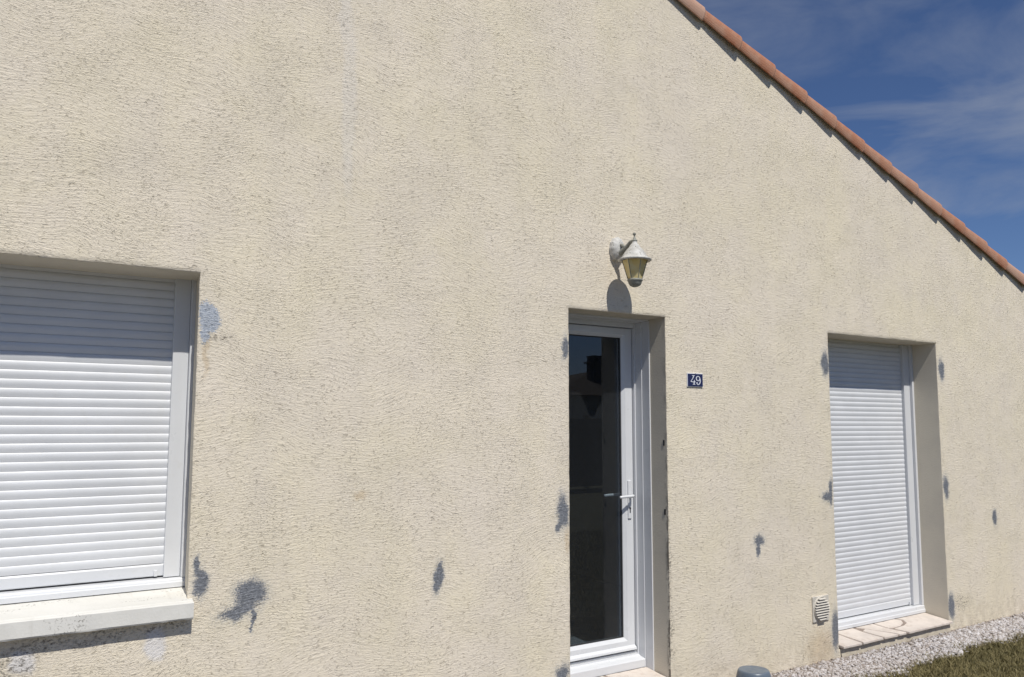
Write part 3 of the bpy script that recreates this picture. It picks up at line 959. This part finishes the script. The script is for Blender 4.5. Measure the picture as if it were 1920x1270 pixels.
zd = lambda y: CH - 1.552 + (y / 0.22) * 0.022
bm = bmesh.new()
for t in ([(2.992, -0.034), (3.18, -0.034), (3.20, 0.217), (2.992, 0.217)], [(3.196, -0.034), (3.455, -0.036), (3.400, 0.217), (3.214, 0.217)],
          [(3.472, -0.034), (3.757, -0.035), (3.757, 0.217), (3.418, 0.217)]):
    slab(bm, refine(t), zd)
link('threshold_paving', bm, M_SAND, door)
bm = bmesh.new()
extrude_x(bm, [(-0.026, zd(-0.026) - 0.010), (-0.026, zd(0) - 0.030), (0.0, zd(0) - 0.034), (0.24, zd(0) - 0.034), (0.24, zd(0.24) - 0.004)], 2.993, 3.758)
link('grout', bm, M_GROUT, door)

# dim room behind the glass door
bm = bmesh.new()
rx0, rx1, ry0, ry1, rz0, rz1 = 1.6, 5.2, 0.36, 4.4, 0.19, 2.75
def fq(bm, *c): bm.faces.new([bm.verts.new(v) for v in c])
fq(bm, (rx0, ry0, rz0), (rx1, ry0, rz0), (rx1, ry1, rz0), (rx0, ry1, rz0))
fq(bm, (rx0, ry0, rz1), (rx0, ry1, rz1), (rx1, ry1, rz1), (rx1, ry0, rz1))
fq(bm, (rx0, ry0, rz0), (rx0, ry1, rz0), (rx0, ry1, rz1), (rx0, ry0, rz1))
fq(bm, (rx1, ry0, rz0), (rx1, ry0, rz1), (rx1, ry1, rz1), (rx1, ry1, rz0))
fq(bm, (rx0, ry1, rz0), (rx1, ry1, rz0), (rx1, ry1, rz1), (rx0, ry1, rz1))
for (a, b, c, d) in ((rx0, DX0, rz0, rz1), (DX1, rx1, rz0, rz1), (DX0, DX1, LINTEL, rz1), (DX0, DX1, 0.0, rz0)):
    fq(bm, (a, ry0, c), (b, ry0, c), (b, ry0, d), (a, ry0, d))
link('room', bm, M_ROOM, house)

# ------------------------------------------------------------------ wall lantern
LX, LY = 3.362, -0.165
zr0 = CH + 0.984
lan = empty('wall_lantern', (LX, 0, CH + 1.07))
tag(lan, 'white coach lantern with amber glass on the wall above the glass door', 'lantern')
bm = bmesh.new()
lathe(bm, [(0.094, zr0 - 0.010), (0.101, zr0 - 0.006), (0.102, zr0), (0.096, zr0 + 0.004), (0.079, zr0 + 0.012), (0.073, zr0 + 0.022), (0.060, zr0 + 0.044), (0.048, zr0 + 0.060), (0.043, zr0 + 0.066), (0.037, zr0 + 0.070), (0.028, zr0 + 0.086), (0.022, zr0 + 0.094), (0.0165, zr0 + 0.100), (0.0155, zr0 + 0.110)], LX, LY, 40, cap=False)
lathe(bm, [(0.094, zr0 - 0.0095), (0.070, zr0 + 0.003), (0.045, zr0 + 0.045), (0.01, zr0 + 0.09)], LX, LY, 40, cap=False)
hood = link('hood', bm, M_LANT, lan, smooth=True)
bm = bmesh.new()
lathe(bm, [(0.014, zr0 + 0.109), (0.0175, zr0 + 0.112), (0.0175, zr0 + 0.118), (0.011, zr0 + 0.121), (0.009, zr0 + 0.132), (0.005, zr0 + 0.137), (0.0045, zr0 + 0.147), (0.009, zr0 + 0.152), (0.011, zr0 + 0.158), (0.008, zr0 + 0.163), (0.003, zr0 + 0.166)], LX, LY, 20)
link('finial', bm, M_LGREY, lan, smooth=True)
# six-sided glass body
def hexring(r, z, rot=0.3, n=6):
    return [(LX + r * math.cos(rot + k_ * 2 * math.pi / n), LY + r * math.sin(rot + k_ * 2 * math.pi / n), z) for k_ in range(n)]
gt, gb_ = zr0 - 0.004, zr0 - 0.122
bm = bmesh.new()
a = [bm.verts.new(p) for p in hexring(0.074, gt)]; b = [bm.verts.new(p) for p in hexring(0.040, gb_)]
for i in range(6): bm.faces.new((a[i], a[(i + 1) % 6], b[(i + 1) % 6], b[i]))
a = [bm.verts.new(p) for p in hexring(0.0715, gt)]; b = [bm.verts.new(p) for p in hexring(0.0375, gb_)]
for i in range(6): bm.faces.new((a[i], b[i], b[(i + 1) % 6], a[(i + 1) % 6]))
link('glass', bm, M_AMBER, lan)
bm = bmesh.new()
for p, q in zip(hexring(0.0755, gt), hexring(0.0415, gb_)): tube(bm, [p, q], 0.0024, 6)
link('rib', bm, M_LGREY, lan)
bm = bmesh.new()
lathe(bm, [(0.041, gb_ + 0.004), (0.046, gb_ + 0.002), (0.046, gb_ - 0.008), (0.041, gb_ - 0.012), (0.039, gb_ - 0.024), (0.031, gb_ - 0.036), (0.018, gb_ - 0.043), (0.006, gb_ - 0.046)], LX, LY, 28)
link('base_cup', bm, M_LGREY, lan, smooth=True)
bm = bmesh.new()
lathe(bm, [(0.012, gb_), (0.014, gb_ + 0.03), (0.026, gb_ + 0.055), (0.030, gb_ + 0.078), (0.022, gb_ + 0.100), (0.006, gb_ + 0.11)], LX, LY, 20)
link('bulb', bm, M_PVC, lan, smooth=True)
# scalloped back plate
bm = bmesh.new()
pc = Vector((3.352, 0, CH + 1.072))
rings = []
for (rs, y) in ((1.0, 0.004), (1.0, -0.022), (0.93, -0.033), (0.80, -0.038), (0.66, -0.048), (0.30, -0.054), (0.0, -0.056)):
    ring = []
    for k_ in range(48):
        a_ = k_ / 48 * 2 * math.pi
        sc = 1 + 0.035 * math.cos(a_ * 12) * (1 if rs > .7 else .3)
        ring.append(bm.verts.new((pc.x + 0.050 * rs * sc * math.cos(a_), y, pc.z + 0.074 * rs * sc * math.sin(a_))))
    rings.append(ring)
for a, b in zip(rings, rings[1:]):
    for i in range(48): bm.faces.new((a[i], a[(i + 1) % 48], b[(i + 1) % 48], b[i]))
link('back_plate', bm, M_LANT, lan, smooth=True)
# arm: swan neck with a web below
bm = bmesh.new()
P = [(pc.x, -0.03, pc.z - 0.03), (pc.x, -0.052, pc.z - 0.030), (pc.x + .002, -0.075, pc.z - 0.012), (LX, -0.098, zr0 + 0.092), (LX, -0.125, zr0 + 0.112), (LX, -0.150, zr0 + 0.116), (LX, -0.160, zr0 + 0.115)]
tube(bm, P, [0.018, 0.017, 0.015, 0.013, 0.011, 0.010, 0.009], 12)
P = [(pc.x, -0.03, pc.z + 0.022), (pc.x, -0.060, pc.z + 0.018), (pc.x, -0.080, pc.z + 0.004), (LX, -0.100, zr0 + 0.085)]
tube(bm, P, [0.010, 0.010, 0.010, 0.010], 10)
link('arm', bm, M_LGREY, lan, smooth=True)

# ------------------------------------------------------------------ number plate
npl = empty('house_number_plate', (4.012, 0, CH + 0.285))
tag(npl, 'small navy enamel plate with white number 49 on the wall right of the door', 'number plate')
px0, px1, pz0, pz1 = 3.941, 4.083, CH + 0.2415, CH + 0.3295
bm = bmesh.new()
box(bm, px0, px1, -0.0075, 0.003, pz0, pz1, 0.0012)
link('rim', bm, M_ENWHITE, npl)
bm = bmesh.new()
box(bm, px0 + 0.0035, px1 - 0.0035, -0.0095, -0.006, pz0 + 0.0035, pz1 - 0.0035, 0.0012)
link('plate', bm, M_ENAMEL, npl)
# digits traced as ribbons of varying width; source units = plate fraction
def ribbon(bm, pts, y):
    """pts: (u, v, width_u) u,v in plate fractions (v down)"""
    P_ = [Vector((px0 + u * (px1 - px0), 0, pz1 - v * (pz1 - pz0))) for u, v, w in pts]
    left = []; right = []
    for i, p in enumerate(P_):
        d = (P_[min(i + 1, len(P_) - 1)] - P_[max(i - 1, 0)]).normalized()
        nrm = Vector((-d.z, 0, d.x)) * pts[i][2] * 0.5 * (pz1 - pz0)
        left.append(p + nrm); right.append(p - nrm)
    for yy in (y,):
        a = [bm.verts.new((p.x, yy, p.z)) for p in left]; b = [bm.verts.new((p.x, yy, p.z)) for p in right]
        a2 = [bm.verts.new((p.x, yy + 0.0009, p.z)) for p in left]; b2 = [bm.verts.new((p.x, yy + 0.0009, p.z)) for p in right]
        for i in range(len(P_) - 1):
            bm.faces.new((a[i], a[i + 1], b[i + 1], b[i]))
            bm.faces.new((a[i], a2[i], a2[i + 1], a[i + 1])); bm.faces.new((b[i], b[i + 1], b2[i + 1], b2[i]))
def num(x, y): return ((x - 365) / 655, (y - 395) / 570)
def stroke(bm, lst, y):
    ribbon(bm, [(*num(x, y_), w / 570) for x, y_, w in lst], y)
Y = -0.0112
bm = bmesh.new()
stroke(bm, [(545, 492, 22), (602, 494, 30), (660, 492, 22)], Y)
stroke(bm, [(610, 485, 58), (600, 560, 40), (560, 640, 26), (520, 705, 22), (492, 742, 26)], Y - 0.0002)
stroke(bm, [(486, 744, 26), (560, 758, 30), (640, 762, 38), (676, 745, 60)], Y - 0.0004)
stroke(bm, [(642, 672, 18), (635, 730, 44), (628, 800, 52), (622, 850, 50)], Y - 0.0006)
stroke(bm, [(568, 862, 20), (620, 856, 34), (674, 862, 20)], Y - 0.0008)
link('digit', bm, M_ENWHITE, npl)
bm = bmesh.new()
cx9, cz9 = 798, 612
ring = []
for i in range(29):
    a_ = i / 28 * 2 * math.pi
    w = 26 + 22 * (0.5 + 0.5 * math.cos(2 * a_)) 
    ring.append((cx9 + 74 * math.cos(a_), cz9 + 94 * math.sin(a_), w))
stroke(bm, ring, Y)
stroke(bm, [(868, 590, 30), (885, 650, 46), (888, 720, 48), (876, 785, 46), (848, 840, 38), (806, 868, 30), (765, 858, 30), (742, 825, 34), (735, 805, 20)], Y - 0.0003)
dot = []
b0 = [bm.verts.new((px0 + (num(746 + 30 * math.cos(t / 14 * 2 * math.pi), 0)[0]) * (px1 - px0), Y - 0.0007, pz1 - num(0, 800 + 30 * math.sin(t / 14 * 2 * math.pi))[1] * (pz1 - pz0))) for t in range(14)]
bm.faces.new(b0)
link('digit', bm, M_ENWHITE, npl)
for (sx, sz) in ((4.079, CH + 0.284), (4.012, CH + 0.3275)):
    bm = bmesh.new()
    bmesh.ops.create_icosphere(bm, subdivisions=2, radius=0.0038)
    for v in bm.verts: v.co.y *= 0.5
    bmesh.ops.translate(bm, verts=bm.verts[:], vec=(sx, -0.0098, sz))
    link('screw', bm, M_LGREY, npl, smooth=True)

# ------------------------------------------------------------------ vent cover
vc = Vector((5.213, 0, CH - 1.300))
ven = empty('vent_cover', (vc.x, 0, vc.z))
tag(ven, 'square beige vent cover with round louvres low on the wall beside the french window', 'vent')
bm = bmesh.new()
box(bm, vc.x - 0.089, vc.x + 0.089, -0.011, 0.004, vc.z - 0.087, vc.z + 0.087, 0.002)
link('backing_plate', bm, M_VENT, ven)
bm = bmesh.new()
n_l = 9; rl = 0.079
for i in range(n_l):
    zc = vc.z + rl - (i + 0.5) * (2 * rl / n_l)
    hw = math.sqrt(max(0.0004, rl * rl - (zc - vc.z) ** 2))
    prof = [(-0.0112, zc + 0.0075), (-0.029, zc - 0.001), (-0.030, zc - 0.0045), (-0.0112, zc + 0.0005)]
    extrude_x(bm, prof, vc.x - hw, vc.x + hw)
link('louvre', bm, M_VENT, ven)
bm = bmesh.new()
b0 = [bm.verts.new((vc.x + 0.078 * math.cos(t / 40 * 2 * math.pi), -0.0117, vc.z + 0.078 * math.sin(t / 40 * 2 * math.pi))) for t in range(40)]
bm.faces.new(b0)
link('opening', bm, M_HOLE, ven)
bm = bmesh.new()
N_ = 40
o1 = []; o2 = []; i1 = []; i2 = []
for t in range(N_):
    a_ = t / N_ * 2 * math.pi
    c_, s_ = math.cos(a_), math.sin(a_)
    o1.append(bm.verts.new((vc.x + .084 * c_, -0.0105, vc.z + .084 * s_))); o2.append(bm.verts.new((vc.x + .083 * c_, -0.020, vc.z + .083 * s_)))
    i2.append(bm.verts.new((vc.x + .079 * c_, -0.020, vc.z + .079 * s_))); i1.append(bm.verts.new((vc.x + .079 * c_, -0.0105, vc.z + .079 * s_)))
for t in range(N_):
    j = (t + 1) % N_
    for a, b in ((o1, o2), (o2, i2), (i2, i1)): bm.faces.new((a[t], a[j], b[j], b[t]))
link('ring', bm, M_VENT, ven, smooth=False)

# ------------------------------------------------------------------ grey plastic container near the wall
kx, ky, kz = 4.161, -0.30, CH - 1.488
pot = empty('plastic_container', (kx, ky, 0))
tag(pot, 'slate grey tapered plastic container with flat round top standing at the foot of the wall', 'container')
bm = bmesh.new()
lathe(bm, [(0.126, 0.0), (0.124, 0.03), (0.108, kz - 0.060), (0.099, kz - 0.024), (0.094, kz - 0.008), (0.089, kz - 0.001), (0.085, kz), ], kx, ky, 48, cap=False)
link('body', bm, M_PLASTIC, pot, smooth=True)
bm = bmesh.new()
lathe(bm, [(0.0855, kz - 0.0002), (0.082, kz - 0.001), (0.080, kz - 0.004), (0.02, kz - 0.0045)], kx, ky, 48, cap=True)
link('lid', bm, M_PLASTIC, pot, smooth=False)

# ------------------------------------------------------------------ gravel
def bulk(name, verts, faces_flat, nper, tone_per_face, mat, smooth=False):
    me = bpy.data.meshes.new(name)
    nf = len(faces_flat) // nper
    me.vertices.add(len(verts)); me.vertices.foreach_set('co', verts.astype(np.float32).ravel())
    me.loops.add(len(faces_flat)); me.loops.foreach_set('vertex_index', faces_flat.astype(np.int32))
    me.polygons.add(nf)
    me.polygons.foreach_set('loop_start', np.arange(0, nf * nper, nper, dtype=np.int32))
    me.update(calc_edges=True)
    me.validate()
    at = me.attributes.new('tone', 'FLOAT', 'FACE')
    at.data.foreach_set('value', tone_per_face.astype(np.float32))
    me.materials.append(mat)
    o = bpy.data.objects.new(name, me)
    COL.objects.link(o)
    return o
rng = np.random.default_rng(5)
t_ = bmesh.new(); bmesh.ops.create_icosphere(t_, subdivisions=1, radius=1.0)
iv = np.array([v.co[:] for v in t_.verts]); ifc = np.array([[v.index for v in f.verts] for f in t_.faces]); t_.free()
NS = 17000
sx = rng.uniform(3.85, 9.8, NS)
def edge_y(x):
    return -0.365 + 0.035 * np.sin(x * 3.1) + 0.03 * np.sin(x * 7.7 + 1) + 0.02 * np.sin(x * 17.0)
syv = rng.uniform(0.0, 1.0, NS) ** 0.95
sy = -0.004 + syv * (edge_y(sx) - 0.03 + rng.normal(0, 0.018, NS))
keep = ~((sx > 5.43) & (sx < 6.87) & (sy > -0.02))
sx, sy = sx[keep], sy[keep]; NS = len(sx)
r = rng.lognormal(math.log(0.0085), 0.33, NS)
sc = r[:, None] * rng.uniform(0.6, 1.35, (NS, 3)); sc[:, 2] *= 0.75
ang = rng.uniform(0, 2 * np.pi, NS); tl = rng.uniform(-0.6, 0.6, NS)
base = iv[None] * (1 + rng.uniform(-0.28, 0.28, (NS, len(iv)))[:, :, None]) * sc[:, None, :]
ca, sa = np.cos(ang), np.sin(ang)
x_ = base[:, :, 0] * ca[:, None] - base[:, :, 1] * sa[:, None]; y_ = base[:, :, 0] * sa[:, None] + base[:, :, 1] * ca[:, None]
z_ = base[:, :, 2] + x_ * np.sin(tl)[:, None]
bank = -0.008 + 0.008 * np.abs(np.sin(sx * 2.3)) * rng.uniform(0, 1, NS)
vv = np.stack([x_ + sx[:, None], y_ + sy[:, None], z_ + (bank + rng.uniform(0, 0.010, NS))[:, None]], -1).reshape(-1, 3)
ff = (ifc[None] + (np.arange(NS) * len(iv))[:, None, None]).reshape(-1)
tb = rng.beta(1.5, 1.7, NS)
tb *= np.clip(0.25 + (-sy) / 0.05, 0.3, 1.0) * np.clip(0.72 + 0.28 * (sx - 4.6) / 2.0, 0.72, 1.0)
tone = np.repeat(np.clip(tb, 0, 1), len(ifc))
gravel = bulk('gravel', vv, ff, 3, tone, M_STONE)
tag(gravel, 'strip of white and pinkish crushed stone along the foot of the wall', 'gravel', kind='stuff')

# ------------------------------------------------------------------ grass
def grass_patch(n, x0, x1, y0, y1, hmin, hmax, wmul=1.0, edge=True):
    gx = rng.uniform(x0, x1, n); gy = rng.uniform(y0, y1, n)
    if edge:
        d = edge_y(gx) - gy              # >0 beyond the gravel
        kp = d > np.where(rng.random(n) < 0.025, -0.30 * rng.random(n), rng.normal(0.0, 0.030, n))
        gx, gy = gx[kp], gy[kp]
    n = len(gx)
    cl = 0.5 + 0.5 * np.sin(gx * 9 + 3 * np.sin(gy * 7)) * np.sin(gy * 11 + 2 * np.sin(gx * 5))
    h = rng.uniform(hmin, hmax, n) * (0.7 + 0.5 * cl)
    a = rng.uniform(0, 2 * np.pi, n); ln = rng.uniform(0.15, 1.1, n) * h
    w = rng.uniform(0.0012, 0.0026, n) * wmul
    dx, dy = np.cos(a), np.sin(a); pxn, pyn = -dy, dx
    ph = rng.uniform(-1, 1, n)
    pxn = np.cos(a + 1.57 + ph); pyn = np.sin(a + 1.57 + ph)
    V_ = np.zeros((n, 6, 3))
    for q, (t, ww) in enumerate(((0, 1.0), (0.5, 0.85), (1.0, 0.12))):
        for s, sg in enumerate((-1, 1)):
            V_[:, q * 2 + s, 0] = gx + dx * ln * t * t + pxn * w * ww * sg
            V_[:, q * 2 + s, 1] = gy + dy * ln * t * t + pyn * w * ww * sg
            V_[:, q * 2 + s, 2] = -0.01 + h * t * (1 - 0.25 * t)
    F_ = np.array([[0, 1, 3, 2], [2, 3, 5, 4]])
    Fl = (F_[None] + (np.arange(n) * 6)[:, None, None]).reshape(-1)
    big = 0.5 + 0.5 * np.sin(gx * 1.9 + 1.3) * np.sin(gy * 2.6 + gx)
    tn = np.clip(rng.beta(1.6, 2.2, n) * 0.85 + 0.18 * big, 0, 1)
    return V_.reshape(-1, 3), Fl, np.repeat(tn, 2)
parts = [grass_patch(70000, 4.2, 9.9, -1.35, -0.25, 0.022, 0.055),
         grass_patch(6000, 3.87, 4.2, -1.35, -0.25, 0.022, 0.05, 1.1),
         grass_patch(60000, 3.9, 14.0, -6.0, -1.3, 0.025, 0.06, 2.0, False),
         grass_patch(12000, 9.7, 14.0, -1.4, 3.0, 0.025, 0.06, 2.2, False)]
off = 0; Vs = []; Fs = []; Ts = []
for v_, f_, t2 in parts:
    Vs.append(v_); Fs.append(f_ + off); Ts.append(t2); off += len(v_)
gr = bulk('grass', np.concatenate(Vs), np.concatenate(Fs), 4, np.concatenate(Ts), M_BLADE)
tag(gr, 'short dry olive brown grass beyond the gravel strip', 'grass', kind='stuff')

# ------------------------------------------------------------------ house across the garden (seen only as a reflection in the door pane)
nb = empty('neighbour_house', (24, -26, 0))
tag(nb, 'low tiled house with a chimney across the garden, mirrored faintly in the door pane', 'house')
bm = bmesh.new()
he = 3.0
box(bm, 23.2, 40.0, -36.0, -26.5, -0.1, he)
link('wall', bm, M_MORTAR, nb)
bm = bmesh.new()
e = [bm.verts.new(p) for p in ((22.6, -26.1, he), (40.4, -26.1, he), (40.4, -36.4, he), (22.6, -36.4, he), (28.6, -31.2, he + 1.5), (36, -31.2, he + 1.5))]
for q in ((0, 1, 5, 4), (2, 3, 4, 5), (1, 2, 5), (3, 0, 4), (0, 3, 2, 1)): bm.faces.new([e[i] for i in q])
link('roof', bm, M_BARK, nb)
bm = bmesh.new()
cxx, cyy = 27.35, -29.0
box(bm, cxx - 0.40, cxx + 0.40, cyy - 0.3, cyy + 0.3, he + 0.4, 4.74)
box(bm, cxx - 0.50, cxx + 0.50, cyy - 0.4, cyy + 0.4, 4.74, 4.83)
for t in range(4): box(bm, cxx - 0.36 + t * 0.20, cxx - 0.26 + t * 0.20, cyy - 0.3, cyy + 0.3, 4.83, 5.07)
box(bm, cxx - 0.42, cxx + 0.42, cyy - 0.3, cyy + 0.3, 5.07, 5.14)
link('chimney', bm, M_BARK, nb)

# unseen board fence added behind the camera to darken the reflection in the pane
fc = empty('reflection_fence', (10, -13, 0))
tag(fc, 'dark horizontal board fence added out of view to darken the reflection in the door pane', 'fence')
bm = bmesh.new()
for k_ in range(11):
    box(bm, -4.0, 24.0, -13.02, -12.99, 0.05 + k_ * 0.16, 0.05 + k_ * 0.16 + 0.156)
link('board_panel', bm, M_BARK, fc)
for k_ in range(15):
    bm = bmesh.new()
    box(bm, -4.0 + k_ * 2 - 0.05, -4.0 + k_ * 2 + 0.05, -13.12, -13.021, 0, 1.9, 0.004)
    link('post', bm, M_BARK, fc)
